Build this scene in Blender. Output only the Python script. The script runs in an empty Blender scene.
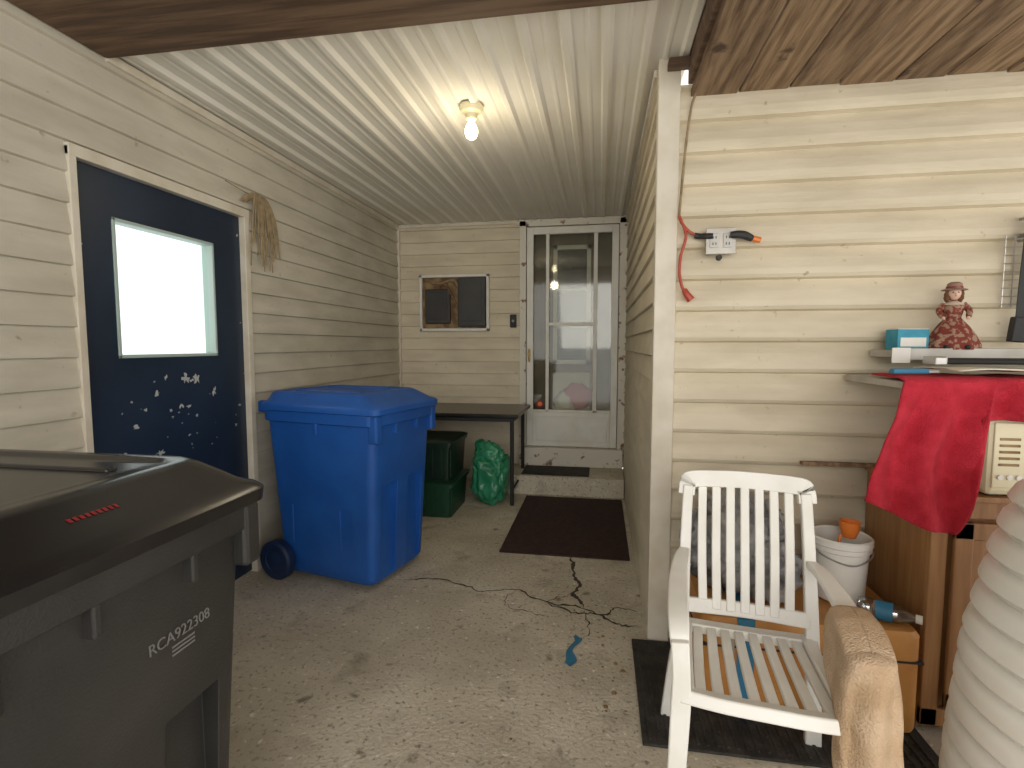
import bpy, bmesh, math, random
from mathutils import Vector, Matrix, noise
random.seed(4)
S=bpy.context.scene
COL=S.collection

# ---------------------------------------------------------------- materials
def mat(name,c,rough=0.5,c2=None,scale=8.0,detail=6,lo=0.4,hi=0.65,bump=0.0,bscale=60,stretch=(1,1,1),metal=0.0,spec=0.5,spots=None):
    m=bpy.data.materials.new(name); m.use_nodes=True
    nt=m.node_tree; b=nt.nodes['Principled BSDF']
    b.inputs['Base Color'].default_value=(*c,1); b.inputs['Roughness'].default_value=rough
    b.inputs['Metallic'].default_value=metal; b.inputs['Specular IOR Level'].default_value=spec
    tc=nt.nodes.new('ShaderNodeTexCoord'); mp=nt.nodes.new('ShaderNodeMapping')
    mp.inputs['Scale'].default_value=stretch
    nt.links.new(tc.outputs['Object'],mp.inputs['Vector'])
    last=None
    if c2 is not None:
        n=nt.nodes.new('ShaderNodeTexNoise'); n.inputs['Scale'].default_value=scale; n.inputs['Detail'].default_value=detail
        nt.links.new(mp.outputs[0],n.inputs['Vector'])
        r=nt.nodes.new('ShaderNodeValToRGB'); r.color_ramp.elements[0].position=lo; r.color_ramp.elements[1].position=hi
        r.color_ramp.elements[0].color=(*c,1); r.color_ramp.elements[1].color=(*c2,1)
        nt.links.new(n.outputs['Fac'],r.inputs[0]); nt.links.new(r.outputs[0],b.inputs['Base Color']); last=r.outputs[0]
    if spots:
        for (col,sc,p0,p1) in spots:
            n=nt.nodes.new('ShaderNodeTexNoise'); n.inputs['Scale'].default_value=sc; n.inputs['Detail'].default_value=4
            nt.links.new(tc.outputs['Object'],n.inputs['Vector'])
            r=nt.nodes.new('ShaderNodeValToRGB'); r.color_ramp.elements[0].position=p0; r.color_ramp.elements[1].position=p1
            nt.links.new(n.outputs['Fac'],r.inputs[0])
            mx=nt.nodes.new('ShaderNodeMixRGB'); nt.links.new(r.outputs[0],mx.inputs[0])
            if last: nt.links.new(last,mx.inputs[1])
            else: mx.inputs[1].default_value=(*c,1)
            mx.inputs[2].default_value=(*col,1); last=mx.outputs[0]
            nt.links.new(last,b.inputs['Base Color'])
    if bump:
        n=nt.nodes.new('ShaderNodeTexNoise'); n.inputs['Scale'].default_value=bscale; n.inputs['Detail'].default_value=5
        nt.links.new(mp.outputs[0],n.inputs['Vector'])
        bp=nt.nodes.new('ShaderNodeBump'); bp.inputs['Strength'].default_value=bump; bp.inputs['Distance'].default_value=0.01
        nt.links.new(n.outputs['Fac'],bp.inputs['Height']); nt.links.new(bp.outputs[0],b.inputs['Normal'])
    return m
def glassmat(name,tint=(0.9,0.95,0.95),g=0.12):
    m=bpy.data.materials.new(name); m.use_nodes=True; nt=m.node_tree
    for n in list(nt.nodes): nt.nodes.remove(n)
    o=nt.nodes.new('ShaderNodeOutputMaterial'); mx=nt.nodes.new('ShaderNodeMixShader'); t=nt.nodes.new('ShaderNodeBsdfTransparent'); gl=nt.nodes.new('ShaderNodeBsdfGlossy')
    t.inputs[0].default_value=(*tint,1); gl.inputs['Roughness'].default_value=0.05; mx.inputs[0].default_value=g
    nt.links.new(t.outputs[0],mx.inputs[1]); nt.links.new(gl.outputs[0],mx.inputs[2]); nt.links.new(mx.outputs[0],o.inputs[0]); return m
def emis(name,c,s):
    m=bpy.data.materials.new(name); m.use_nodes=True; b=m.node_tree.nodes['Principled BSDF']
    b.inputs['Base Color'].default_value=(*c,1); b.inputs['Emission Color'].default_value=(*c,1); b.inputs['Emission Strength'].default_value=s; return m

M={}
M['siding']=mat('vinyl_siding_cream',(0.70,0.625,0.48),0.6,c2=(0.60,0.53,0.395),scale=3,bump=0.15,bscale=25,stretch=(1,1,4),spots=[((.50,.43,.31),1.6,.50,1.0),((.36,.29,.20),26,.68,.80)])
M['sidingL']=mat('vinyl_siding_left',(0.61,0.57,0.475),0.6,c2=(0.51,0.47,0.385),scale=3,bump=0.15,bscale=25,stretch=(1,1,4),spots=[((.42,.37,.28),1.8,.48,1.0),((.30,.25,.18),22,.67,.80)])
M['ceilm']=mat('white_ribbed_steel',(0.82,0.79,0.715),0.75,c2=(0.76,0.73,0.64),scale=2,spec=0.3)
M['trim']=mat('cream_trim',(0.70,0.65,0.55),0.45,c2=(0.60,0.54,0.43),scale=7)
M['white']=mat('white_paint',(0.78,0.77,0.72),0.4,c2=(0.70,0.68,0.61),scale=6)
M['rust']=mat('chipped_white_trim',(0.68,0.64,0.55),0.5,c2=(0.22,0.11,0.06),scale=18,lo=0.6,hi=0.68)
M['conc']=mat('concrete',(0.47,0.42,0.33),0.8,c2=(0.63,0.575,0.47),scale=2.2,bump=0.5,bscale=70,
      spots=[((0.26,0.225,0.175),55,0.56,0.70),((0.76,0.72,0.63),38,0.62,0.72),((0.29,0.25,0.19),1.3,0.54,0.88),((0.24,0.20,0.15),4.5,0.59,0.80),((0.21,0.175,0.13),12,0.64,0.74)])
M['crack']=mat('crack_dark',(0.06,0.045,0.035),0.9)
M['bluedoor']=mat('blue_painted_steel',(0.009,0.020,0.042),0.42,c2=(0.014,0.029,0.057),scale=3)
M['chip']=mat('paint_chip',(0.44,0.46,0.46),0.6)
M['beam']=mat('beam_wood',(0.085,0.048,0.027),0.75,c2=(0.18,0.11,0.065),scale=6,stretch=(0.4,5,5),bump=0.3,bscale=30)
M['plank']=mat('old_plank_wood',(0.12,0.068,0.035),0.75,c2=(0.31,0.21,0.125),scale=4,stretch=(9,0.9,5),bump=0.5,bscale=20,lo=0.38,hi=0.64,spots=[((.07,.04,.025),7,.64,.70)])
M['plank2']=mat('old_plank_wood_b',(0.17,0.10,0.052),0.75,c2=(0.37,0.255,0.15),scale=5,stretch=(9,0.7,5),bump=0.5,bscale=20,lo=0.36,hi=0.64,spots=[((.08,.045,.025),6,.66,.72)])
M['cab']=mat('oak_veneer',(0.27,0.125,0.045),0.45,c2=(0.38,0.20,0.08),scale=5,stretch=(9,9,0.6),lo=0.35,hi=0.65)
M['bluebin']=mat('blue_plastic',(0.010,0.085,0.36),0.42,c2=(0.014,0.105,0.42),scale=5)
M['blackbin']=mat('charcoal_plastic',(0.026,0.025,0.024),0.42,c2=(0.042,0.04,0.037),scale=4,bump=0.15,bscale=200)
M['blacklid']=mat('black_plastic_gloss',(0.015,0.014,0.014),0.25,c2=(0.026,0.024,0.023),scale=4)
M['black']=mat('black_matte',(0.02,0.02,0.02),0.6)
M['rubber']=mat('black_rubber',(0.018,0.016,0.014),0.75,c2=(0.04,0.035,0.03),scale=20,bump=0.6,bscale=90)
M['brownmat']=mat('brown_carpet',(0.035,0.015,0.012),0.95,c2=(0.055,0.025,0.02),scale=40,bump=0.9,bscale=200)
M['chair']=mat('white_resin',(0.82,0.81,0.77),0.35,c2=(0.72,0.70,0.63),scale=6,lo=.45,hi=.75)
M['green']=mat('green_plastic',(0.006,0.040,0.020),0.4,c2=(0.009,0.058,0.027),scale=5)
M['darkgreen']=mat('dark_green_plastic',(0.005,0.020,0.012),0.4,c2=(0.007,0.028,0.016),scale=5)
M['greenbag']=mat('green_bag_plastic',(0.02,0.20,0.10),0.3,c2=(0.05,0.29,0.16),scale=8,bump=0.5,bscale=18)
M['redtowel']=mat('red_terry',(0.45,0.012,0.03),0.95,c2=(0.56,0.025,0.05),scale=20,bump=0.7,bscale=250)
M['peach']=mat('peach_terry',(0.52,0.36,0.22),0.95,c2=(0.64,0.47,0.32),scale=12,bump=0.8,bscale=200)
M['brownbox']=mat('tan_case',(0.46,0.20,0.045),0.5,c2=(0.54,0.26,0.07),scale=6)
M['tape']=mat('blue_tape',(0.03,0.18,0.32),0.5)
M['orange']=mat('orange_plastic',(0.75,0.20,0.03),0.4)
M['redcord']=mat('red_cord',(0.42,0.06,0.03),0.45)
M['metal']=mat('grey_metal',(0.45,0.44,0.42),0.35,metal=0.7)
M['galv']=mat('galvanised',(0.48,0.46,0.42),0.4,c2=(0.38,0.36,0.32),scale=10,metal=0.3)
M['brass']=mat('brass',(0.6,0.42,0.15),0.3,metal=0.9)
M['cream']=mat('cream_plastic',(0.70,0.64,0.44),0.4)
M['paper']=mat('map_paper',(0.70,0.66,0.54),0.7,c2=(0.46,0.48,0.40),scale=25,lo=0.5,hi=0.75)
M['tub']=mat('white_tub_plastic',(0.80,0.79,0.75),0.35,c2=(0.74,0.72,0.66),scale=5)
M['straw']=mat('straw',(0.33,0.25,0.14),0.8,c2=(0.22,0.16,0.09),scale=30)
M['insul']=mat('brown_board',(0.15,0.085,0.04),0.8,c2=(0.34,0.24,0.12),scale=14)
M['greybrown']=mat('inner_door',(0.27,0.22,0.16),0.5,c2=(0.20,0.16,0.115),scale=4)
M['skin']=mat('porcelain_skin',(0.66,0.44,0.33),0.45)
M['hair']=mat('doll_hair',(0.16,0.07,0.03),0.8)
M['dress']=mat('doll_dress',(0.20,0.035,0.025),0.85,c2=(0.34,0.22,0.15),scale=60,lo=0.5,hi=0.56)
M['hat']=mat('doll_hat',(0.30,0.18,0.14),0.8)
M['lace']=mat('lace',(0.62,0.52,0.43),0.8)
M['teal']=mat('teal_carton',(0.02,0.25,0.38),0.5,c2=(0.04,0.34,0.45),scale=20)
M['bag']=mat('clear_poly_bag',(0.40,0.41,0.42),0.15,c2=(0.08,0.08,0.09),scale=9,bump=1.0,bscale=25)
M['pink']=mat('pink_cloth',(0.62,0.22,0.25),0.8)
M['glass']=glassmat('clear_glass')
M['glassd']=glassmat('storm_glass',(0.85,0.86,0.82),0.05)
M['bottle']=glassmat('bottle_plastic',(0.8,0.87,0.92),0.3)
M['bulb']=emis('bulb_glow',(1.0,0.86,0.55),14)
M['red']=mat('red_print',(0.30,0.015,0.02),0.5)
M['grey']=mat('grey_print',(0.30,0.29,0.28),0.5)
M['ltgrey']=mat('light_grey_plastic',(0.55,0.54,0.50),0.5)
M['serial']=mat('serial_print',(0.17,0.165,0.16),0.6)
M['bluewheel']=mat('dark_blue_wheel',(.006,.02,.07),.5)
M['leaf']=mat('dry_leaf',(.16,.09,.04),.8,c2=(.28,.18,.08),scale=20)

# ---------------------------------------------------------------- helpers
def root(name,loc=(0,0,0),rz=0,world=False):
    e=bpy.data.objects.new(name,None); e.empty_display_size=0.1; e.location=loc; e.rotation_euler=(0,0,rz); COL.objects.link(e); e['w']=1 if world else 0; return e
def put(o,parent=None):
    if o.name not in COL.objects: COL.objects.link(o)
    if parent:
        o.parent=parent
        if parent['w']: o.matrix_parent_inverse=Matrix.Translation(-Vector(parent.location))
    return o
def mk(name,verts,faces,m,parent=None,smooth=False,bevel=0,seg=2,auto=None):
    me=bpy.data.meshes.new(name); me.from_pydata([tuple(v) for v in verts],[],faces); me.validate()
    bm=bmesh.new(); bm.from_mesh(me); bmesh.ops.recalc_face_normals(bm,faces=bm.faces); bm.to_mesh(me); bm.free()
    ms=m if isinstance(m,(list,tuple)) else [m]
    for x in ms: me.materials.append(x)
    for p in me.polygons: p.use_smooth=smooth
    o=bpy.data.objects.new(name,me); put(o,parent)
    if bevel:
        b=o.modifiers.new('bevel','BEVEL'); b.width=bevel; b.segments=seg; b.limit_method='ANGLE'; b.angle_limit=math.radians(40)
    return o
def boxv(x0,x1,y0,y1,z0,z1,off=0):
    v=[(x0,y0,z0),(x1,y0,z0),(x1,y1,z0),(x0,y1,z0),(x0,y0,z1),(x1,y0,z1),(x1,y1,z1),(x0,y1,z1)]
    f=[(0,3,2,1),(4,5,6,7),(0,1,5,4),(1,2,6,5),(2,3,7,6),(3,0,4,7)]
    return v,[tuple(i+off for i in q) for q in f]
def box(name,x0,x1,y0,y1,z0,z1,m,parent=None,bevel=0.004):
    v,f=boxv(x0,x1,y0,y1,z0,z1); return mk(name,v,f,m,parent,bevel=bevel)
def boxes(name,lst,m,parent=None,bevel=0.003):
    V=[];F=[]
    for b in lst:
        v,f=boxv(*b,off=len(V)); V+=v;F+=f
    return mk(name,V,F,m,parent,bevel=bevel)
def rr(x0,x1,y0,y1,r,z,n=5):
    out=[]
    for cx,cy,a0 in ((x1-r,y1-r,0),(x0+r,y1-r,90),(x0+r,y0+r,180),(x1-r,y0+r,270)):
        for i in range(n+1):
            a=math.radians(a0+90*i/n); out.append((cx+r*math.cos(a),cy+r*math.sin(a),z))
    return out
def loft(name,secs,m,parent=None,smooth=True,cap0=True,cap1=True,loop=False):
    n=len(secs[0]); V=[p for s in secs for p in s]; F=[]
    for k in range(len(secs)-1):
        for i in range(n):
            j=(i+1)%n; F.append((k*n+i,k*n+j,(k+1)*n+j,(k+1)*n+i))
    if cap0: F.append(tuple(range(n-1,-1,-1)))
    if cap1: F.append(tuple(range((len(secs)-1)*n,len(secs)*n)))
    o=mk(name,V,F,m,parent,smooth=smooth)
    if smooth: sm(o)
    return o
def sm(o,ang=35):
    me=o.data
    for p in me.polygons: p.use_smooth=True
    bm=bmesh.new(); bm.from_mesh(me)
    for e in bm.edges:
        if len(e.link_faces)==2 and e.calc_face_angle(0)>math.radians(ang): e.smooth=False
    bm.to_mesh(me); bm.free()
def lathe(name,prof,m,parent=None,c=(0,0,0),n=32,axis='z',cap=True):
    secs=[]
    for r,z in prof:
        s=[]
        for i in range(n):
            a=2*math.pi*i/n; x,y=r*math.cos(a),r*math.sin(a)
            p={'z':(x,y,z),'x':(z,x,y),'y':(x,z,y)}[axis]; s.append((p[0]+c[0],p[1]+c[1],p[2]+c[2]))
        secs.append(s)
    return loft(name,secs,m,parent,True,cap,cap)
def cat(pts,k=6):
    P=[Vector(p) for p in pts]; 
    if len(P)<3: return P
    P=[2*P[0]-P[1]]+P+[2*P[-1]-P[-2]]; out=[]
    for i in range(1,len(P)-2):
        for j in range(k):
            t=j/k; a,b,c,d=P[i-1],P[i],P[i+1],P[i+2]
            out.append(0.5*((2*b)+(c-a)*t+(2*a-5*b+4*c-d)*t*t+(-a+3*b-3*c+d)*t**3))
    out.append(P[-2]); return out
def tube(name,pts,r,m,parent=None,k=6,n=8):
    P=cat(pts,k); secs=[]; up=Vector((0.13,0.21,0.97))
    for i,p in enumerate(P):
        t=(P[min(i+1,len(P)-1)]-P[max(i-1,0)]).normalized()
        if abs(t.dot(up))>0.98: up=Vector((1,0.1,0))
        s=t.cross(up).normalized(); u=s.cross(t)
        rad=r if not callable(r) else r(i/(len(P)-1))
        secs.append([tuple(p+s*rad*math.cos(2*math.pi*q/n)+u*rad*math.sin(2*math.pi*q/n)) for q in range(n)])
    return loft(name,secs,m,parent)
def strip(name,pts,w,th,side,m,parent=None,k=6,bevel=0.004):
    P=cat(pts,k); L=len(P); side=Vector(side).normalized(); secs=[]
    for i,p in enumerate(P):
        t=(P[min(i+1,L-1)]-P[max(i-1,0)]).normalized()
        s=(side-t*side.dot(t)).normalized(); nn=t.cross(s)
        f=i/(L-1)
        if isinstance(w,(list,tuple)):
            g=f*(len(w)-1); q=min(int(g),len(w)-2); ww=w[q]+(w[q+1]-w[q])*(g-q)
        else: ww=w
        secs.append([tuple(p+s*a*ww/2+nn*b*th/2) for a,b in ((-1,-1),(1,-1),(1,1),(-1,1))])
    o=loft(name,secs,m,parent,smooth=False)
    b=o.modifiers.new('bevel','BEVEL'); b.width=bevel; b.segments=2; b.limit_method='ANGLE'; b.angle_limit=math.radians(50)
    sm(o,50); return o
def grid(name,fn,nu,nv,m,parent=None,thick=0.0):
    V=[fn(i/nu,j/nv) for j in range(nv+1) for i in range(nu+1)]
    F=[(j*(nu+1)+i,j*(nu+1)+i+1,(j+1)*(nu+1)+i+1,(j+1)*(nu+1)+i) for j in range(nv) for i in range(nu)]
    o=mk(name,V,F,m,parent,smooth=True)
    if thick:
        s=o.modifiers.new('s','SOLIDIFY'); s.thickness=thick; s.offset=0
    return o
def blob(name,c,r,m,parent=None,sub=4,amp=0.0,fr=3.0,sq=1.0,flat=None):
    bm=bmesh.new(); bmesh.ops.create_icosphere(bm,subdivisions=sub,radius=1)
    for v in bm.verts:
        d=v.co.normalized(); k=1+amp*(noise.noise(d*fr+Vector(c)))+amp*0.5*noise.noise(d*fr*2.7)
        p=Vector((math.copysign(abs(d.x)**sq,d.x)*r[0],math.copysign(abs(d.y)**sq,d.y)*r[1],math.copysign(abs(d.z)**sq,d.z)*r[2]))*k+Vector(c)
        if flat is not None and p.z<flat: p.z=flat
        v.co=p
    me=bpy.data.meshes.new(name); bm.to_mesh(me); bm.free(); me.materials.append(m)
    for p in me.polygons: p.use_smooth=True
    o=bpy.data.objects.new(name,me); put(o,parent); return o

PL_FLAT=[(0.002,0.0),(0.018,0.03),(0.018,0.10),(0.004,0.97),(0.002,1.0)]
PL_LOG=[(-0.006,0.0),(0.020,0.05),(0.030,0.16),(0.029,0.34),(0.016,0.66),(-0.002,0.95),(-0.006,1.0)]
def siding(name,pieces,d,n,lap,prof,m,thick=0.06,off=0.0):
    V=[];F=[]
    for ox,oy,L,z0,z1 in pieces:
        pl=[]
        for k in range(-1,30):
            for a,b in prof: pl.append((a,off+(k+b)*lap))
        out=[]
        for i in range(len(pl)-1):
            (a0,b0),(a1,b1)=pl[i],pl[i+1]
            if b1<z0 or b0>z1: continue
            def at(z):
                if abs(b1-b0)<1e-9: return a0
                return a0+(a1-a0)*(z-b0)/(b1-b0)
            s=(at(z0),z0) if b0<z0 else (a0,b0); e=(at(z1),z1) if b1>z1 else (a1,b1)
            if not out: out.append(s)
            if (e[0]-out[-1][0])**2+(e[1]-out[-1][1])**2>1e-10: out.append(e)
        b=len(V); q=len(out)
        full=out+[(-thick,z) for a,z in reversed(out)]
        Q=len(full)
        for a,z in full: V.append((ox+n[0]*a,oy+n[1]*a,z))
        for a,z in full: V.append((ox+d[0]*L+n[0]*a,oy+d[1]*L+n[1]*a,z))
        for i in range(Q):
            j=(i+1)%Q; F.append((b+i,b+j,b+Q+j,b+Q+i))
        for i in range(q-1):
            F.append((b+i,b+i+1,b+Q-2-i,b+Q-1-i)); F.append((b+Q+i,b+Q+Q-1-i,b+Q+Q-2-i,b+Q+i+1))
    return mk(name,V,F,m)

# ---------------------------------------------------------------- room
XL=-1.92; YB=4.80; XP=0.235; YR=2.28; H=2.41; HR=2.28
box('floor',-2.1,3.2,-2.0,5.3,-0.1,0.0,M['conc'],bevel=0)
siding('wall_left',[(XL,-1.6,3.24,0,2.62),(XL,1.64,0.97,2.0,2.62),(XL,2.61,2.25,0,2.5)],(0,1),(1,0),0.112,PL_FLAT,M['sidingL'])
siding('wall_back',[(XL-0.05,YB,1.235,0,2.5),(-0.735,YB,0.97,2.39,2.5)],(1,0),(0,-1),0.112,PL_FLAT,M['siding'])
siding('wall_partition',[(XP,2.30,2.56,0,2.5)],(0,1),(-1,0),0.112,PL_FLAT,M['siding'],thick=0.05)
siding('wall_right',[(0.30,YR,2.9,0,HR+0.04)],(1,0),(0,-1),0.127,PL_LOG,M['siding'],off=0.02)
box('trim_1',0.218,0.305,2.240,2.30,0,2.43,M['trim'])
boxes('trim_2',[(XL,XL+0.03,4.765,4.80,0,H),(XP-0.03,XP,4.765,4.785,0.17,H)],M['trim'])
boxes('trim_3',[(XL,XP,4.765,4.79,H-0.03,H),(XL,XL+0.03,1.81,4.79,H-0.035,H),(XP-0.03,XP,2.3,4.79,H-0.03,H)],M['trim'])

V=[];F=[];prof=[]
x=XL-0.02; p=0.152
while x<0.36:
    prof+=[(x,0),(x+0.042,0),(x+0.050,-0.004),(x+0.060,-0.004),(x+0.068,0),(x+0.105,0),(x+0.115,-0.017),(x+0.137,-0.017)]
    x+=p
prof=[(a,b) for a,b in prof if a<0.335]+[(0.335,0)]
q=len(prof)
for y in (1.78,4.82):
    for a,b in prof: V.append((a,y,H+0.010+b))
for i in range(q-1): F.append((i,i+1,q+i+1,q+i))
cm=mk('ceiling',V,F,M['ceilm']); sd=cm.modifiers.new('s','SOLIDIFY'); sd.thickness=0.004; sd.offset=1
boxes('ceiling_deck',[(-2.1,0.34,1.6,5.0,2.45,2.50),(-2.1,3.2,-1.6,1.6,2.58,2.62)],M['beam'],bevel=0)
box('ceiling_beam',-1.90,0.33,1.40,1.815,2.385,2.575,M['beam'],bevel=0.006)
L=[[],[]]
x=0.348;i=0
while x<3.1:
    w_=0.185+0.02*math.sin(i*3)
    L[i%2].append((x,x+w_-.008,-1.6,2.275,HR+0.004*(i%3),HR+0.03)); x+=w_; i+=1
boxes('ceiling_planks',L[0],M['plank']); boxes('ceiling_planks.001',L[1],M['plank2'])
box('ceiling_edge_board',0.331,0.352,-1.5,2.24,2.312,2.57,M['beam'])
box('ceiling_bracket_board',0.25,0.40,2.18,2.235,2.365,2.395,M['beam'])

box('floor_step',-0.95,XP-0.022,4.33,4.78,0,0.165,M['conc'],bevel=0.012)
box('floor_sill',-0.73,0.21,4.70,4.84,0.168,0.335,M['rust'],bevel=0.006)

def crack(pts,w):
    P=cat(pts,10); Vv=[];Ff=[]
    for i,p in enumerate(P):
        t=(P[min(i+1,len(P)-1)]-P[max(i-1,0)]).normalized(); s=Vector((-t.y,t.x,0))
        j=0.022*noise.noise(Vector((p.x*14,p.y*14,3)))+0.018*noise.noise(Vector((p.x*55,p.y*55,1)))
        ww=.72*w*(0.35+1.4*abs(noise.noise(Vector((p.x*16,p.y*16,7)))))*min(1,(len(P)-1-i)/6+0.1)*min(1,i/4+0.1)
        Vv+=[tuple(p+s*(j+ww)),tuple(p+s*(j-ww))]
    for i in range(len(P)-1): Ff.append((2*i,2*i+1,2*i+3,2*i+2))
    return Vv,Ff
z2=0.002
cr=[([(-1.05,2.60,z2),(-.85,2.66,z2),(-.62,2.56,z2),(-.42,2.60,z2),(-.26,2.50,z2),(-.07,2.47,z2),(.08,2.36,z2),(.20,2.33,z2)],0.010),
    ([(-.16,3.07,z2),(-.13,2.88,z2),(-.10,2.72,z2),(-.11,2.6,z2),(-.06,2.47,z2)],0.020),
    ([(-.26,2.50,z2),(-.1,2.42,z2),(.03,2.43,z2),(.10,2.50,z2),(.19,2.47,z2)],0.010),
    ([(-.42,2.60,z2),(-.45,2.45,z2),(-.33,2.38,z2),(-.2,2.36,z2)],0.005),
    ([(-.11,2.62,z2),(-.2,2.55,z2),(-.26,2.5,z2)],0.007),
    ([(-.07,2.47,z2),(-.04,2.3,z2),(-.06,2.2,z2)],0.004)]
V=[];F=[]
for c,w in cr:
    v,f=crack(c,w); F+=[tuple(i+len(V) for i in q) for q in f]; V+=v
mk('floor_crack',V,F,M['crack'])
V=[];F=[];random.seed(12)
for i in range(70):
    cx,cy=(random.uniform(.02,.14),random.uniform(1.55,2.3)) if i<22 else (random.uniform(-.5,.25),random.uniform(1.4,2.7)) if i<45 else (random.uniform(-.2,.1),random.uniform(2.35,2.6))
    r=random.uniform(.002,.006) if i>5 else random.uniform(.008,.014); b=len(V)
    for q in range(5):
        a=2*math.pi*q/5+i; V.append((cx+r*math.cos(a)*random.uniform(.6,1.3),cy+r*math.sin(a),.001))
    V.append((cx,cy,.001+r*.6))
    F.append(tuple(b+q for q in (4,3,2,1,0)))
    for q in range(5): F.append((b+q,b+(q+1)%5,b+5))
mk('floor_debris',V,F,M['leaf'])
def tp(u,v): return (-0.10+(0.03+.015*math.sin(v*7))*(u-.5)+0.010*math.sin(v*9)+0.03*(v-.5),2.0+0.21*v+.01*math.sin(u*5),0.003+0.002*math.sin(u*8))
grid('floor_tape_scrap',tp,4,14,M['tape'])

# ---------------------------------------------------------------- blue door
D=root('door_1',(XL,2.1,0),world=True)
DX0=XL-0.055; DX1=XL-0.01
y0,y1=1.665,2.575; wy0,wy1,wz0,wz1=1.82,2.375,1.225,1.79
boxes('slab',[(DX0,DX1,y0,wy0,0.01,1.965),(DX0,DX1,wy1,y1,0.01,1.965),(DX0,DX1,wy0,wy1,0.01,wz0),(DX0,DX1,wy0,wy1,wz1,1.965)],M['bluedoor'],D,bevel=0)
fw=0.014
M['wframe']=mat('door_lite_frame',(0.40,0.50,0.46),0.4)
boxes('lite_frame',[(DX0-.01,DX1+.006,wy0,wy0+fw,wz0,wz1),(DX0-.01,DX1+.006,wy1-fw,wy1,wz0,wz1),(DX0-.01,DX1+.006,wy0,wy1,wz0,wz0+fw),(DX0-.01,DX1+.006,wy0,wy1,wz1-fw,wz1)],M['wframe'],D)
box('lite_glass',DX0+.015,DX0+.020,wy0,wy1,wz0,wz1,M['glass'],D,bevel=0)
boxes('casing',[(XL-.06,XL+.024,1.635,1.665,0,2.0),(XL-.06,XL+.024,2.575,2.615,0,2.0),(XL-.06,XL+.026,1.635,2.615,1.965,2.01)],M['trim'],D)
V=[];F=[];random.seed(9)
for i in range(46):
    cy=random.uniform(1.78,2.53); cz=random.uniform(0.78,1.14) if i<36 else random.uniform(0.9,1.9)
    if i>=36: cy=random.choice([1.68,2.555])+random.uniform(-.008,.008)
    r=random.choice([.002,.003,.004,.005,.009,.014]) if i<36 else random.choice([.002,.004,.007]); b=len(V); k=13; st=random.uniform(.5,2.4)
    for q in range(k):
        a=2*math.pi*q/k; rad=r*random.uniform(.25,1.6); V.append((DX1+0.0015,cy+rad*math.cos(a)*1.4,cz+rad*math.sin(a)*st))
    F.append(tuple(range(b,b+k)))
mk('paint_chips',V,F,M['chip'],D)

B=root('straw_bundle',(XL+.05,2.66,2.05),world=True)
lathe('nail',[(0.004,0),(0.004,0.06),(0.009,0.061),(0.009,0.065)],M['metal'],B,c=(XL,2.66,2.06),axis='x',n=8)
random.seed(3)
for i in range(24):
    a=random.uniform(-.12,.18); ln=random.uniform(.18,.38)
    tube(f'strand_{i}',[(XL+.035,2.58-abs(a)*.2,2.05),(XL+.05,2.66+a*.3,2.10),(XL+.05,2.69+a*.7,2.06-ln*.3),(XL+.04,2.70+a*.9,2.06-ln)],lambda t:0.008*(1-.65*t),M['straw'],B,k=4,n=5)
tube('strand_arm',[(XL+.03,2.66,2.10),(XL+.05,2.55,2.09),(XL+.04,2.42,2.11)],0.003,M['straw'],B,k=4,n=5)

# ---------------------------------------------------------------- storm door
D=root('door_2',(-0.26,YB,0.34),world=True)
dx0,dx1,dz0,dz1=-0.67,0.155,0.34,2.345
yf=4.775; yb=4.81
boxes('jamb',[(-.735,-.675,4.755,4.99,0.17,2.40),(.16,.225,4.755,4.99,0.17,2.40),(-.735,.225,4.755,4.99,2.35,2.41)],M['rust'],D)
g0,g1,gz0,gz1=-0.61,0.095,0.66,2.28
boxes('storm_frame',[(dx0,g0,yf,yb,dz0,dz1),(g1,dx1,yf,yb,dz0,dz1),(g0,g1,yf,yb,gz1,dz1),(g0,g1,yf,yb,dz0,gz0)],M['white'],D,bevel=.004)
boxes('storm_bars',[(-.495,-.465,yf+.004,yb,gz0,gz1),(-.065,-.03,yf+.004,yb,gz0,gz1),(g0,g1,yf+.004,yb,gz0,gz0+.02),(-.465,-.065,yf+.004,yb,1.455,1.485)],M['white'],D,bevel=.003)
boxes('kick_panel',[(-.58,.07,yf-.008,yf,dz0+.05,gz0-.04)],M['white'],D,bevel=.006)
box('storm_glass',g0,g1,yb-.012,yb-.008,gz0,gz1,M['glassd'],D,bevel=0)
boxes('inner_door',[(-.70,.19,4.93,4.98,.17,2.40),(-.70,.19,4.81,4.98,.17,.335)],M['greybrown'],D)
boxes('inner_lite_frame',[(-.44,-.40,4.905,4.93,1.1,2.2),(-.13,-.09,4.905,4.93,1.1,2.2),(-.44,-.09,4.905,4.93,2.16,2.2),(-.44,-.09,4.905,4.93,1.1,1.14),(-.40,-.13,4.91,4.93,1.78,1.80),(-.40,-.13,4.91,4.93,1.44,1.46)],M['white'],D)
box('inner_dark_glass',-.40,-.13,4.918,4.928,1.14,2.16,M['blacklid'],D,bevel=0)
boxes('inner_panels',[(-.44,-.09,4.915,4.93,.50,1.02)],M['trim'],D,bevel=.01)
blob('pink_bag',(-.20,4.87,.80),(.14,.04,.12),M['pink'],D,sub=3,amp=.3)
blob('white_bag',(-.32,4.86,.74),(.10,.035,.10),M['white'],D,sub=3,amp=.3)
lathe('sticker',[(0.035,0),(0.035,.002)],M['red'],D,c=(-.545,4.772,0.735),axis='y',n=20)
lathe('sticker_inner',[(0.02,0),(0.02,.002)],M['orange'],D,c=(-.545,4.771,0.735),axis='y',n=16)
boxes('latch',[(-.655,-.635,yf-.012,yf,1.12,1.24)],M['brass'],D)
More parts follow.
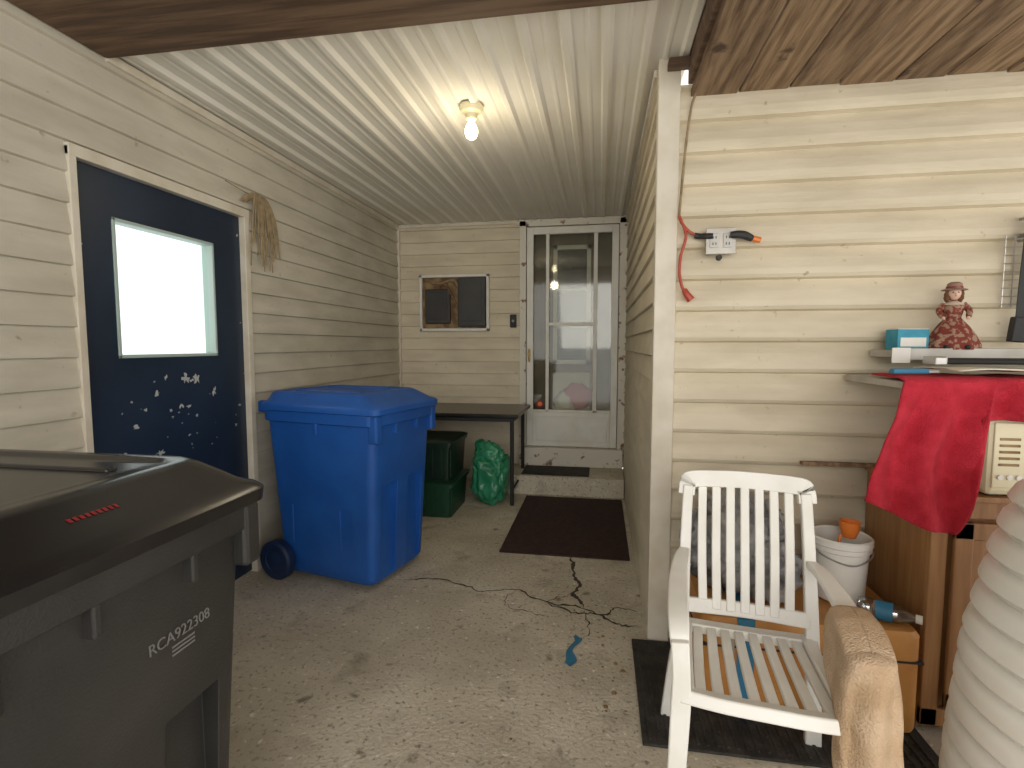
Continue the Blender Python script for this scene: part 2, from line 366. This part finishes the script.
tube('handle',[(-.645,yf-.01,1.13),(-.645,yf-.05,1.16),(-.645,yf-.05,1.22),(-.645,yf-.01,1.24)],.006,M['brass'],D)

# electrical panel
P=root('electrical_panel',(-1.36,YB,1.66),world=True)
px0,px1,pz0,pz1=-1.69,-1.02,1.41,1.935; py=YB-.02
boxes('frame',[(px0,px0+.025,py-.035,py,pz0,pz1),(px1-.025,px1,py-.035,py,pz0,pz1),(px0,px1,py-.035,py,pz0,pz0+.025),(px0,px1,py-.035,py,pz1-.025,pz1)],M['white'],P)
box('backing',px0+.02,px1-.02,py-.01,py,pz0+.02,pz1-.02,M['insul'],P,bevel=0)
box('breaker_box_1',-1.63,-1.39,py-.05,py-.01,1.48,1.80,M['blackbin'],P,bevel=.008)
box('breaker_box_2',-1.31,-1.05,py-.06,py-.01,1.45,1.90,M['blackbin'],P,bevel=.008)
boxes('box_doors',[(-1.60,-1.42,py-.056,py-.05,1.52,1.77),(-1.28,-1.08,py-.066,py-.06,1.50,1.85)],M['blackbin'],P,bevel=.004)
tube('cable_1',[(-1.62,py-.03,1.89),(-1.5,py-.04,1.85),(-1.36,py-.04,1.88),(-1.3,py-.04,1.80)],.012,M['straw'],P)
tube('cable_2',[(-1.5,py-.03,1.80),(-1.45,py-.04,1.86),(-1.35,py-.04,1.70),(-1.31,py-.03,1.6)],.010,M['insul'],P)
b_=root('doorbell_box',(-.80,4.77,1.5),world=True)
box('housing',-.825,-.765,4.755,4.785,1.44,1.56,M['black'],b_,.008); lathe('button',[(.012,0),(.012,.006)],M['grey'],b_,c=(-.795,4.75,1.50),axis='y',n=14)

# bulb
Lb=root('ceiling_bulb_lamp',(-.62,2.5,2.40),world=True)
lathe('porcelain_base',[(.055,2.415),(.058,2.40),(.05,2.385),(.03,2.375),(.026,2.355),(.02,2.35)],M['cream'],Lb,c=(-.62,2.5,0))
lathe('bulb',[(.013,2.352),(.014,2.34),(.022,2.325),(.030,2.305),(.031,2.29),(.024,2.27),(.010,2.26),(.001,2.258)],M['bulb'],Lb,c=(-.62,2.5,0))
pl=bpy.data.lights.new('bulb_light','POINT'); pl.energy=4.5; pl.color=(1,.86,.64); pl.shadow_soft_size=.05
o=bpy.data.objects.new('bulb_light',pl); o.location=(-.62,2.5,2.08); COL.objects.link(o); o.parent=Lb; o.matrix_parent_inverse=Matrix.Translation(-Vector(Lb.location))

# ---------------------------------------------------------------- wheelie bins
def bin_(name,loc,rz,mb,ml,serial=False):
    R=root(name,loc,rz)
    T=lambda z,i=0:(-.29-.07*(z/.95)+i,.31+.05*(z/.95)-i,-.24-.035*(z/.95)+i,.24+.035*(z/.95)-i)
    secs=[]
    for z in (.03,.06,.12,.3,.5,.7,.86,.90):
        a=T(z, .02 if z==.03 else 0); secs.append(rr(*a,.045,z))
    body=loft('body',secs,mb,R,cap1=True)
    cut=[]
    for s in (-1,1):
        a,b=sorted((s*.05,s*.19)); cut.append((.295,.6,a,b,-.1,.56))
    for s in (-1,1):
        a,b=sorted((s*.6,s*.247))
        cut.append((-.20,-.12,a,b,-.1,.42)); cut.append((.12,.20,a,b,-.1,.42))
    Vc=[];Fc=[]
    for c in cut:
        v,f=boxv(*c,off=len(Vc)); Vc+=v;Fc+=f
    me=bpy.data.meshes.new('tmpcut'); me.from_pydata(Vc,[],Fc); co=bpy.data.objects.new('tmpcut',me); COL.objects.link(co)
    co.location=loc; co.rotation_euler=(0,0,rz)
    bm=body.modifiers.new('b','BOOLEAN'); bm.operation='DIFFERENCE'; bm.object=co; bm.solver='EXACT'
    bpy.context.view_layer.update()
    nm=bpy.data.meshes.new_from_object(body.evaluated_get(bpy.context.evaluated_depsgraph_get()))
    body.modifiers.clear(); body.data=nm; bpy.data.objects.remove(co); sm(body)
    bv=body.modifiers.new('bv','BEVEL'); bv.width=.008; bv.segments=2; bv.limit_method='ANGLE'; bv.angle_limit=math.radians(40)
    loft('rim',[rr(-.365,.372,-.283,.283,.06,.872),rr(-.37,.38,-.292,.292,.06,.877),rr(-.37,.38,-.292,.292,.06,.935),rr(-.36,.37,-.28,.28,.06,.94)],mb,R)
    gs=[]
    for yy in (-.10,.10): gs.append((.34,.376,yy-.008,yy+.008,.82,.875))
    for sx in (0,):
        gs.append((sx-.01,sx+.01,-.286,-.26,.81,.875)); gs.append((sx-.01,sx+.01,.26,.286,.81,.875))
    boxes('rim_gussets',gs,mb,R,.004)
    boxes('front_lugs',[(.33,.384,.235,.285,.79,.93),(.33,.384,-.285,-.235,.79,.93)],mb,R,.01)
    loft('lid',[rr(-.37,.39,-.295,.295,.05,.930),rr(-.375,.402,-.305,.305,.05,.935),rr(-.375,.405,-.306,.306,.05,.962),rr(-.37,.395,-.30,.30,.055,.972),
                rr(-.36,.37,-.285,.285,.06,.980),rr(-.345,.285,-.262,.262,.06,1.022),rr(-.335,.265,-.25,.25,.06,1.030),rr(-.315,.235,-.225,.225,.05,1.030),rr(-.308,.225,-.217,.217,.05,1.024),rr(-.28,.19,-.19,.19,.05,1.024)],ml,R)
    boxes('lid_ribs',[(-.27,.17,-.14,-.115,1.018,1.031),(-.27,.17,.115,.14,1.018,1.031)],ml,R,.006)
    tube('handle_bar',[(-.415,-.24,.955),(-.415,0,.955),(-.415,.24,.955)],.016,mb,R,n=12)
    boxes('hinge_arms',[(-.43,-.35,-.255,-.215,.91,.975),(-.43,-.35,.215,.255,.91,.975),(-.43,-.35,-.03,.03,.92,.97)],mb,R,.01)
    for s in (-1,1):
        lathe('wheel_%d'%(1 if s<0 else 2),[(.02,-.034),(.055,-.026),(.06,-.030),(.095,-.030),(.107,-.02),(.107,.02),(.095,.03),(.06,.03),(.055,.026),(.02,.034)],M['black'] if name.startswith('black') else M['bluewheel'],R,c=(-.29,s*.28,.107),axis='y',n=36)
    tube('axle',[(-.29,-.26,.107),(-.29,0,.107),(-.29,.26,.107)],.012,M['metal'],R)
    if serial:
        cu=bpy.data.curves.new('serial_text','FONT'); cu.body='RCA922308'; cu.size=.030; cu.extrude=.0006; cu.align_x='CENTER'
        cu.materials.append(M['serial']); t=bpy.data.objects.new('serial_text',cu); COL.objects.link(t); t.parent=R
        t.location=(.3505,.085,.717); t.rotation_euler=(math.radians(90-3.0),0,math.radians(90))
        boxes('serial_label',[(.335,.3480,.065,.12,.686+i*.008,.6895+i*.008) for i in range(3)],M['serial'],R,0)
        zf=lambda x:1.022-(x-.285)*.494+.0012
        V=[];F=[]
        for k in range(9):
            ya=-.095+k*.010; b=len(V)
            V+=[(.320,ya,zf(.320)),(.320,ya+.006,zf(.320)),(.329,ya+.006,zf(.329)),(.329,ya,zf(.329))]; F.append((b,b+1,b+2,b+3))
        mk('lid_label',V,F,M['red'],R)
    return R
bin_('blue_recycling_bin',(-1.385,2.73,0),math.radians(-12.6),M['bluebin'],M['bluebin'])
bin_('black_garbage_bin',(-1.145,.765,0),0,M['blackbin'],M['blacklid'],True)

# ---------------------------------------------------------------- folding table + under it
T=root('folding_table',(-1.2,4.3,0),world=True)
box('top',-1.86,-.62,3.95,4.68,.705,.74,M['blacklid'],T,.012)
box('apron',-1.82,-.66,3.99,4.64,.675,.705,M['black'],T,.004)
for i,(lx,ly) in enumerate(((-.68,4.02),(-.68,4.60),(-1.80,4.02),(-1.80,4.60))):
    tube(f'leg_{i}',[(lx,ly,.70),(lx,ly,.35),(lx,ly,0)],.016,M['black'],T)
tube('leg_brace',[(-.68,4.02,.12),(-.68,4.3,.12),(-.68,4.60,.12)],.010,M['black'],T)
def tote(name,c,w,d,h,m,lidm):
    R=root(name,c)
    loft('body',[rr(-w*.44,w*.44,-d*.44,d*.44,.03,0),rr(-w*.47,w*.47,-d*.47,d*.47,.03,h*.85),rr(-w*.5,w*.5,-d*.5,d*.5,.03,h*.86),rr(-w*.5,w*.5,-d*.5,d*.5,.03,h*.92)],m,R)
    loft('lid',[rr(-w*.51,w*.51,-d*.51,d*.51,.03,h*.92),rr(-w*.51,w*.51,-d*.51,d*.51,.03,h*.96),rr(-w*.46,w*.46,-d*.46,d*.46,.03,h)],lidm,R)
    boxes('ribs',[(-w*.47+i*w*.155,-w*.47+i*w*.155+.01,-d*.485,-d*.44,.03,h*.8) for i in range(1,7)],m,R,.003)
    return R
tote('storage_tote',(-1.28,3.86,0),.46,.5,.27,M['green'],M['green'])
tote('storage_tote.001',(-1.29,3.88,.271),.45,.48,.30,M['darkgreen'],M['darkgreen'])
b_=root('green_garbage_bag',(-.86,4.12,0),world=True)
blob('bag',(-.865,4.10,.21),(.145,.17,.21),M['greenbag'],b_,sub=5,amp=.22,fr=2.4,sq=.72,flat=0.0)
blob('bag_fold',(-.86,4.02,.38),(.11,.07,.12),M['greenbag'],b_,sub=4,amp=.35,fr=3)
tube('bag_neck',[(-.92,4.06,.38),(-.93,4.04,.45),(-.945,4.02,.51)],lambda t:.065-.025*t,M['greenbag'],b_)

def matgrid(name,x0,x1,y0,y1,z,m,t=.01):
    return box(name,x0,x1,y0,y1,z,z+t,m,bevel=.003)
matgrid('door_mat',-.60,.19,3.07,4.28,0.0005,M['brownmat'])
matgrid('step_mat',-.66,-.08,4.37,4.69,0.1655,M['rubber'])
Rm=root('rubber_mat',(.6,1.94,0),world=True)
box('base',.15,1.05,1.62,2.225,0.0005,.010,M['rubber'],Rm,.003)
boxes('treads',[(.17+i*.03,.18+i*.03,1.64,2.205,.0095,.015) for i in range(29)],M['rubber'],Rm,.002)

# ---------------------------------------------------------------- chair (faces -y)
CX,CY,CR,CS=.425,1.45,math.radians(-8),.95
C=root('white_garden_chair',(CX,CY,0),CR); C.scale=(CS,1,1)
W=M['chair']
for s in (-1,1):
    strip('seat_side_%d'%(s+1),[(s*.185,-.205,.420),(s*.185,-.05,.407),(s*.182,.12,.395),(s*.18,.215,.39)],.035,.03,(1,0,0),W,C)
strip('seat_front',[(-.20,-.20,.420),(-.1,-.214,.423),(0,-.218,.425),(.1,-.214,.423),(.20,-.20,.420)],.05,.032,(0,1,-.35),W,C)
strip('seat_back_rail',[(-.19,.20,.39),(0,.205,.385),(.19,.20,.39)],.04,.03,(0,1,0),W,C)
for i in range(8):
    x=-.152+i*.0434
    strip(f'seat_slat_{i}',[(x,-.205,.423),(x,-.1,.410),(x*.98,.05,.397),(x*.95,.20,.391)],.028,.014,(1,0,0),W,C,bevel=.003)
def bk(z): return .19+.13*((z-.40)/.46)
for s in (-1,1):
    strip('back_post_%d'%(s+1),[(s*.235,.30,0),(s*.215,.245,.22),(s*.195,.205,.40),(s*.190,bk(.60),.60),(s*.186,bk(.74),.74),(s*.182,bk(.81),.815)],[.05,.045,.040,.036,.034,.034],.03,(1,0,0),W,C)
strip('back_top_rail',[(-.188,bk(.79),.785),(-.184,bk(.82),.820),(-.170,bk(.83),.835),(-.08,bk(.84)+.012,.838),(0,bk(.84)+.015,.839),(.08,bk(.84)+.012,.838),(.170,bk(.83),.835),(.184,bk(.82),.820),(.188,bk(.79),.785)],.054,.022,(0,.25,1),W,C)
strip('back_low_rail',[(-.19,bk(.455),.455),(0,bk(.455)+.012,.455),(.19,bk(.455),.455)],.045,.022,(0,.25,1),W,C)
for i in range(7):
    x=-.135+i*.045
    strip(f'back_slat_{i}',[(x*.96,bk(.45),.45),(x,bk(.62)+.006,.62),(x,bk(.83)+.01,.825)],.028,.013,(1,0,0),W,C,bevel=.003)
for s in (-1,1):
    strip('arm_%d'%(s+1),[(s*.190,bk(.60)+.01,.615),(s*.205,.14,.622),(s*.213,-.0,.614),(s*.213,-.12,.602),(s*.21,-.185,.578),(s*.205,-.212,.53)],[.032,.045,.055,.056,.052,.045],.020,(1,0,0),W,C)
    strip('front_leg_%d'%(s+1),[(s*.207,-.21,.563),(s*.202,-.212,.48),(s*.202,-.21,.39),(s*.21,-.225,.2),(s*.22,-.24,0)],[.045,.045,.05,.045,.04],.034,(1,0,0),W,C)
    strip('leg_skirt_%d'%(s+1),[(s*.195,-.20,.395),(s*.19,0,.37),(s*.20,.22,.375)],.06,.018,(0,0,1),W,C)

# towel draped over the front end of the right arm, wrapping inner side, front and outer side
ca,sa=math.cos(CR),math.sin(CR)
PP=cat([(-.044,.12,0),(-.049,.05,0),(-.048,-.03,0),(-.036,-.062,0),(0,-.068,0),(.034,-.060,0),(.047,-.03,0),(.050,.05,0),(.046,.12,0)],10)
HM=[.10,.17,.25,.31,.34,.36,.37,.36,.30]
def tow(u,v):
    f=u*(len(PP)-1); i=min(int(f),len(PP)-2); p=PP[i].lerp(PP[i+1],f-i)
    g=u*(len(HM)-1); k=min(int(g),len(HM)-2); hem=HM[k]+(HM[k+1]-HM[k])*(g-k)
    cy=max(p.y,-.035)
    tz=.628 - (0 if cy>.06 else .030*((.06-cy)/.095)**1.4)
    if v<.16:
        q=v/.16; x=p.x*q; y=cy+(p.y-cy)*q; z=tz-.010*q**3
    else:
        q=(v-.16)/.84; d=q*hem
        fl=1+.9*d
        w=.009*math.sin(u*26+1.5*math.sin(q*3))*min(1,q*4)+.004*min(1,q*4)
        nx=p.x; ny=p.y-.03; ln=max((nx*nx+ny*ny)**.5,1e-4)
        x=p.x*fl+nx/ln*w+.012*d*math.sin(q*2.2); y=cy+(p.y-cy)*fl+ny/ln*w
        z=tz-.010-d
        x+=.008*noise.noise(Vector((u*6,q*6,2)))*q; z+=.012*noise.noise(Vector((u*7,q*3,5)))*q
    lx=.213+x; ly=-.182+y
    return (CX+lx*CS*ca-ly*sa,CY+lx*CS*sa+ly*ca,z+.006)
grid('peach_towel',tow,80,60,M['peach'],thick=.007)

# ---------------------------------------------------------------- tan case, contents
K=root('tan_storage_case',(.70,2.0,0),world=True)
loft('case_body',[rr(.36,1.03,1.80,2.20,.03,.017),rr(.355,1.035,1.795,2.205,.035,.03),rr(.355,1.035,1.795,2.205,.035,.34),rr(.365,1.025,1.805,2.195,.03,.355)],M['brownbox'],K)
box('tape_band',.47,.525,1.79,2.21,.02,.358,M['tape'],K,.001)
boxes('seam',[(.352,1.038,1.792,2.208,.255,.262)],M['black'],K,.001)
boxes('latches',[(.43,.46,1.785,1.797,.23,.29),(.88,.92,1.785,1.797,.23,.29)],M['metal'],K,.002)
b_=root('poly_bag_bundle',(.52,2.04,.36),world=True)
blob('bag',(.52,2.05,.53),(.18,.12,.19),M['bag'],b_,sub=5,amp=.30,fr=3.5,flat=.36)
blob('bag_lump',(.62,1.97,.47),(.10,.10,.12),M['bag'],b_,sub=4,amp=.3,fr=4,flat=.36)
Bk=root('white_bucket',(.875,2.03,.36))
lathe('pail',[(.078,0),(.082,.004),(.092,.18),(.099,.185),(.099,.2),(.103,.205),(.103,.225),(.096,.23),(.092,.225),(.08,.01),(.0,.01)],M['tub'],Bk,n=40,cap=False)
tube('bail_handle',[(-.10,0,.20),(-.08,-.06,.17),(0,-.098,.15),(.08,-.06,.17),(.10,0,.20)],.003,M['metal'],Bk)
lathe('orange_scoop',[(.0,.215),(.02,.22),(.032,.25),(.034,.28),(.030,.28),(.0,.225)],M['orange'],Bk,c=(.03,.0,0),n=20,cap=False)
tube('scoop_handle',[(.0,.0,.23),(-.02,-.02,.12),(-.03,-.02,.03)],.006,M['orange'],Bk)
Wb=root('water_bottle',(.955,1.868,.389),math.radians(-28))
lathe('bottle',[(.001,-.08),(.026,-.078),(.031,-.07),(.031,-.04),(.028,-.035),(.031,-.03),(.031,.03),(.027,.05),(.013,.075),(.012,.085)],M['bottle'],Wb,axis='x',n=24)
lathe('label',[(.0316,-.028),(.0316,.02)],M['tape'],Wb,axis='x',n=24,cap=False)
lathe('cap',[(.014,.08),(.014,.098)],M['tub'],Wb,axis='x',n=18)

# ---------------------------------------------------------------- cabinet
Cb=root('wooden_cabinet',(1.5,2.05,0),world=True)
cx0,cx1,cy0,cy1=1.055,2.0,1.83,2.245
boxes('carcass',[(cx0,cx1,cy0+.02,cy1,.05,.785)],M['cab'],Cb,.003)
box('plinth',cx0+.01,cx1,cy0+.04,cy1,0.0,.05,M['cab'],Cb)
boxes('face_frame',[(cx0,cx0+.05,cy0,cy0+.02,.03,.785),(cx1-.05,cx1,cy0,cy0+.02,.03,.785),(cx0,cx1,cy0,cy0+.02,.73,.785),(cx0,cx1,cy0,cy0+.02,.03,.09)],M['cab'],Cb,.003)
for i in range(2):
    a=cx0+.06+i*.425
    boxes(f'door_panel_{i}',[(a,a+.055,cy0-.014,cy0,.10,.72),(a+.355,a+.41,cy0-.014,cy0,.10,.72),(a,a+.41,cy0-.014,cy0,.665,.72),(a,a+.41,cy0-.014,cy0,.10,.155),(a+.055,a+.355,cy0-.006,cy0+.002,.155,.665)],M['cab'],Cb,.004)
    lathe(f'door_knob_{i}',[(.006,-.014),(.006,-.03),(.014,-.034),(.012,-.045)],M['brass'],Cb,c=(a+(.38 if i==0 else .03),cy0,.45),axis='y',n=16)
box('top',cx0-.012,cx1+.01,cy0-.012,cy1,.785,.805,M['cab'],Cb,.004)
box('top_slat',.80,1.08,2.21,2.235,.80,.815,M['plank2'],Cb,bevel=.002)
Sh=root('wall_shelf',(1.5,2.05,1.15),world=True)
box('board',.955,2.3,1.81,2.245,1.14,1.165,M['galv'],Sh,.004)
for i,bx in enumerate((1.30,2.1)):
    tube(f'bracket_{i}',[(bx,2.24,.95),(bx,2.1,1.06),(bx,1.90,1.138)],.008,M['metal'],Sh)
Lg=root('wall_ledge',(1.3,2.15,1.25),world=True)
box('board',1.04,1.75,2.09,2.245,1.235,1.262,M['galv'],Lg,.003)
box('lip',1.04,1.75,2.085,2.092,1.225,1.268,M['galv'],Lg,.002)
box('lip_plate',1.04,1.10,2.083,2.0865,1.215,1.27,M['white'],Lg,.001)
def rt(u,v):
    x=.925+.62*u
    zt=1.178
    if u<.18: zb=.80-.07*(u/.18)
    elif u<.36: zb=.73-.03*math.sin((u-.18)/.18*3.14/2)
    else:
        t=min(1,(u-.36)/.05); zb=.70+(1.06-.70)*(t*t*(3-2*t))
    if v<.25:
        q=v/.25; return (x+.02*(1-q),2.02-.225*q,zt+.002*math.sin(u*22)-(.010 if q>.97 else 0))
    q=(v-.25)/.75
    z=zt-.008-(zt-zb)*q
    y=1.785-.020*math.sin(u*34+2*math.sin(q*3))*min(1,q*3)-.014*noise.noise(Vector((u*6,q*4,1)))-.010
    x2=x-.095*q*max(0,(1-u*1.6))*1.1+ .010*math.sin(q*7+u*9)*q
    return (x2,y,z)
grid('red_towel',rt,110,60,M['redtowel'],thick=.006)
def news(u,v):
    x=1.09+.73*u; y=1.80+.25*v
    z=1.200+.005*math.sin(u*7+v*3)+.005*noise.noise(Vector((u*5,v*5,0)))
    return (x,y,z)
grid('folded_map',news,30,16,M['paper'],thick=.004)
U=root('utility_knife',(1.0,1.88,1.192),math.radians(12))
box('handle',-.07,.05,-.012,.012,-.006,.012,M['tape'],U,.005); box('blade_holder',.045,.085,-.008,.008,-.003,.006,M['metal'],U,.001)
R_=root('black_hammer',(1.25,1.96,1.212),math.radians(-8))
tube('handle',[(-.12,0,.014),(0,0,.014),(.12,0,.014)],.011,M['black'],R_); box('head',-.15,-.115,-.05,.05,0,.03,M['metal'],R_,.005)
Ca=root('small_carton',(1.13,2.17,1.262),math.radians(6))
box('carton_body',-.055,.055,-.035,.035,0.001,.075,M['teal'],Ca,.002)
box('carton_label',-.045,.045,-.0365,-.034,.012,.045,M['white'],Ca,.0005)
boxes('carton_flap',[(-.055,.055,-.036,.036,.075,.078)],M['white'],Ca,.001)

# ---------------------------------------------------------------- doll
Do=root('porcelain_doll',(1.27,2.155,1.263),math.radians(-18)); Do.scale=(.95,.95,.95)
secs=[]
for k,(r,z,yo) in enumerate([(.085,.0,-.015),(.083,.02,-.015),(.07,.055,-.008),(.05,.09,0),(.028,.118,.005),(.024,.125,.005)]):
    s=[]
    for i in range(48):
        a=2*math.pi*i/48; rr_=r*(1+.07*math.sin(a*10)*(1-z/.125)); s.append((rr_*math.cos(a),rr_*.75*math.sin(a)+yo,z))
    secs.append(s)
loft('skirt',secs,M['dress'],Do)
lathe('torso',[(.024,.118),(.030,.14),(.034,.16),(.026,.178),(.010,.185),(.009,.195)],M['dress'],Do,c=(0,.005,0),n=20)
lathe('collar',[(.024,.178),(.034,.170),(.030,.176),(.012,.186)],M['lace'],Do,c=(0,.005,0),n=20)
blob('head',(0,.0,.214),(.021,.022,.025),M['skin'],Do,sub=3)
blob('nose',(0,-.022,.212),(.003,.004,.004),M['skin'],Do,sub=2)
for s in (-1,1):
    blob('eye_%d'%(s+1),(s*.008,-.0195,.217),(.003,.002,.0025),M['black'],Do,sub=2)
    blob('hair_side_%d'%(s+1),(s*.020,.004,.205),(.010,.014,.024),M['hair'],Do,sub=3,amp=.4,fr=6)
    tube('sleeve_%d'%(s+1),[(s*.028,.005,.172),(s*.045,-.006,.150),(s*.040,-.030,.125)],lambda t:.013-.004*t,M['dress'],Do,n=10)
    blob('hand_%d'%(s+1),(s*.037,-.036,.120),(.006,.007,.007),M['skin'],Do,sub=2)
    for f in range(4): tube('finger_%d_%d'%(s+1,f),[(s*.037+(f-1.5)*.0022,-.038,.118),(s*.036+(f-1.5)*.0022,-.045,.114)],.0011,M['skin'],Do,k=2,n=5)
    tube('leg_%d'%(s+1),[(s*.025,-.045,.02),(s*.03,-.058,.016),(s*.032,-.065,.008)],.007,M['lace'],Do,n=10)
    blob('shoe_%d'%(s+1),(s*.032,-.078,.010),(.009,.010,.009),M['black'],Do,sub=2)
blob('mouth',(0,-.0205,.204),(.004,.0015,.0015),M['red'],Do,sub=2)
blob('hair_back',(0,.010,.215),(.024,.020,.027),M['hair'],Do,sub=3,amp=.3,fr=6)
h=lathe('hat',[(.040,.226),(.041,.229),(.026,.234),(.023,.252),(.014,.258),(.001,.259)],M['hat'],Do,c=(0,.004,0),n=28)
lathe('hat_band',[(.0265,.234),(.026,.241)],M['dress'],Do,c=(0,.004,0),n=28,cap=False)

# ---------------------------------------------------------------- cream appliance on cabinet
Ra=root('cream_radio',(1.36,1.905,.806),0)
box('case',-.17,.17,-.085,.085,.004,.248,M['cream'],Ra,.018)
box('front_panel',-.155,.155,-.090,-.084,.03,.235,M['cream'],Ra,.004)
boxes('grille',[(-.14,-.085,-.093,-.089,.10+i*.02,.108+i*.02) for i in range(5)],M['insul'],Ra,.001)
box('display',-.07,.12,-.093,-.089,.15,.21,M['black'],Ra,.002)
for i in range(3): lathe(f'button_{i}',[(.008,-.096),(.008,-.09)],M['white'],Ra,c=(-.135+i*.025,0,.065),axis='y',n=14)
lathe('dial',[(.03,-.11),(.03,-.09)],M['straw'],Ra,c=(.04,0,.09),axis='y',n=24)
boxes('feet',[(-.15,-.12,-.07,.07,0,.006),(.12,.15,-.07,.07,0,.006)],M['black'],Ra,.001)

# ---------------------------------------------------------------- stacked tubs
St=root('stacked_plastic_tubs',(1.15,1.25,0))
prof=[(.30,0.0)]
def rz_(z):
    T=[(0,.33),(.3,.32),(.57,.30),(.8,.26),(.93,.228),(1.0,.20)]
    for (a,b),(c,d) in zip(T,T[1:]):
        if z<=c: return b+(d-b)*(z-a)/(c-a)
    return T[-1][1]
z=.0
while z<.95:
    r=rz_(z)
    prof+=[(r-.012,z+.002),(r-.002,z+.008),(r+.006,z+.018),(rz_(z+.04)+.006,z+.044),(rz_(z+.055)-.002,z+.056),(rz_(z+.062)-.014,z+.062)]
    z+=.065
prof+=[(.15,z),(.0,z+.004)]
lathe('tubs',prof,M['tub'],St,n=72,cap=False)

# ---------------------------------------------------------------- wall outlet & cords
O=root('wall_outlet_box',(.475,2.25,1.695),world=True)
yw=2.258
box('box',.415,.52,yw-.045,yw,1.645,1.738,M['galv'],O,.006)
box('cover',.41,.525,yw-.05,yw-.045,1.64,1.743,M['galv'],O,.003)
boxes('receptacles',[(.425,.46,yw-.054,yw-.049,1.665,1.72),(.475,.51,yw-.054,yw-.049,1.665,1.72)],M['ltgrey'],O,.006)
boxes('receptacle_slots',[(a+dx,a+dx+.003,yw-.0555,yw-.053,zz,zz+.010) for a in (.425,.475) for dx in (.010,.021) for zz in (1.675,1.70)],M['black'],O,0)
lathe('knob',[(.01,.0),(.012,.02)],M['black'],O,c=(.46,yw-.07,1.625),axis='y',n=12)
tube('plug_body_right',[(.50,yw-.06,1.712),(.53,yw-.062,1.712),(.555,yw-.05,1.71),(.585,yw-.035,1.70)],lambda t:.013+.004*math.sin(t*3),M['black'],O)
tube('plug_tip',[(.585,yw-.035,1.70),(.60,yw-.035,1.697),(.618,yw-.035,1.692)],.012,M['orange'],O)
tube('plug_left',[(.435,yw-.058,1.71),(.41,yw-.05,1.712),(.39,yw-.035,1.715),(.37,yw-.03,1.72)],.012,M['black'],O)
Cd=root('red_extension_cord',(.33,2.24,1.6),world=True)
yc=2.230
tube('cord_feed',[(.375,yc,1.72),(.345,yc,1.74),(.32,yc,1.77),(.308,yc,1.80)],.006,M['redcord'],Cd)
tube('cord_drop',[(.308,yc,1.80),(.335,yc-.01,1.72),(.318,yc,1.64),(.315,yc,1.57),(.325,yc,1.52),(.335,yc,1.50)],.006,M['redcord'],Cd)
tube('cord_up',[(.308,yc,1.80),(.318,yc,1.95),(.33,yc,2.1),(.345,yc,2.22),(.36,yc,2.27)],.005,M['straw'],Cd)
tube('plug',[(.335,yc,1.505),(.345,yc-.005,1.485),(.362,yc-.005,1.462)],lambda t:.011+.006*t,M['redcord'],Cd)
Wr=root('wire_rack',(1.52,2.22,1.5),world=True)
for i in range(5): tube(f'wire_v_{i}',[(1.475+i*.03,2.235,1.42),(1.475+i*.03,2.235,1.55),(1.475+i*.03,2.235,1.68)],.002,M['metal'],Wr,k=2,n=5)
for i in range(9): tube(f'wire_h_{i}',[(1.47,2.233,1.43+i*.03),(1.54,2.233,1.43+i*.03),(1.60,2.233,1.43+i*.03)],.002,M['metal'],Wr,k=2,n=5)
boxes('hook',[(1.53,1.54,2.23,2.262,1.66,1.69)],M['metal'],Wr,.001)
Bt=root('hanging_hand_saw',(1.6,2.15,1.6),world=True)
strip('blade',[(1.505,2.19,1.30),(1.52,2.19,1.5),(1.535,2.19,1.75)],[.03,.05,.06],.004,(1,0,0),M['black'],Bt)
strip('grip',[(1.50,2.19,1.29),(1.505,2.19,1.34),(1.51,2.19,1.38)],.05,.03,(1,0,0),M['black'],Bt)
boxes('hook',[(1.53,1.54,2.185,2.262,1.74,1.75)],M['metal'],Bt,.001)

# ---------------------------------------------------------------- light
w=bpy.data.worlds.new('world'); S.world=w; w.use_nodes=True
bg=w.node_tree.nodes['Background']; bg.inputs[0].default_value=(1.0,.985,.95,1); bg.inputs[1].default_value=1.8
al=bpy.data.lights.new('door_daylight','AREA'); al.shape='RECTANGLE'; al.size=3.0; al.size_y=1.4; al.energy=50; al.color=(1,.96,.88)
o=bpy.data.objects.new('door_daylight',al); o.location=(.6,-1.9,1.9); COL.objects.link(o)
o.rotation_euler=(Vector((-.4,4.2,0.9))-Vector(o.location)).to_track_quat('-Z','Y').to_euler()

cam=bpy.data.cameras.new('camera'); cam.lens=18.28; cam.sensor_width=36; cam.clip_start=.02
co=bpy.data.objects.new('camera',cam); COL.objects.link(co); co.location=(0,0,1.28)
co.rotation_euler=(math.radians(90-4.3),0,math.radians(9.6)); S.camera=co
S.view_settings.view_transform='Standard'; S.view_settings.look='None'; S.view_settings.exposure=0.08
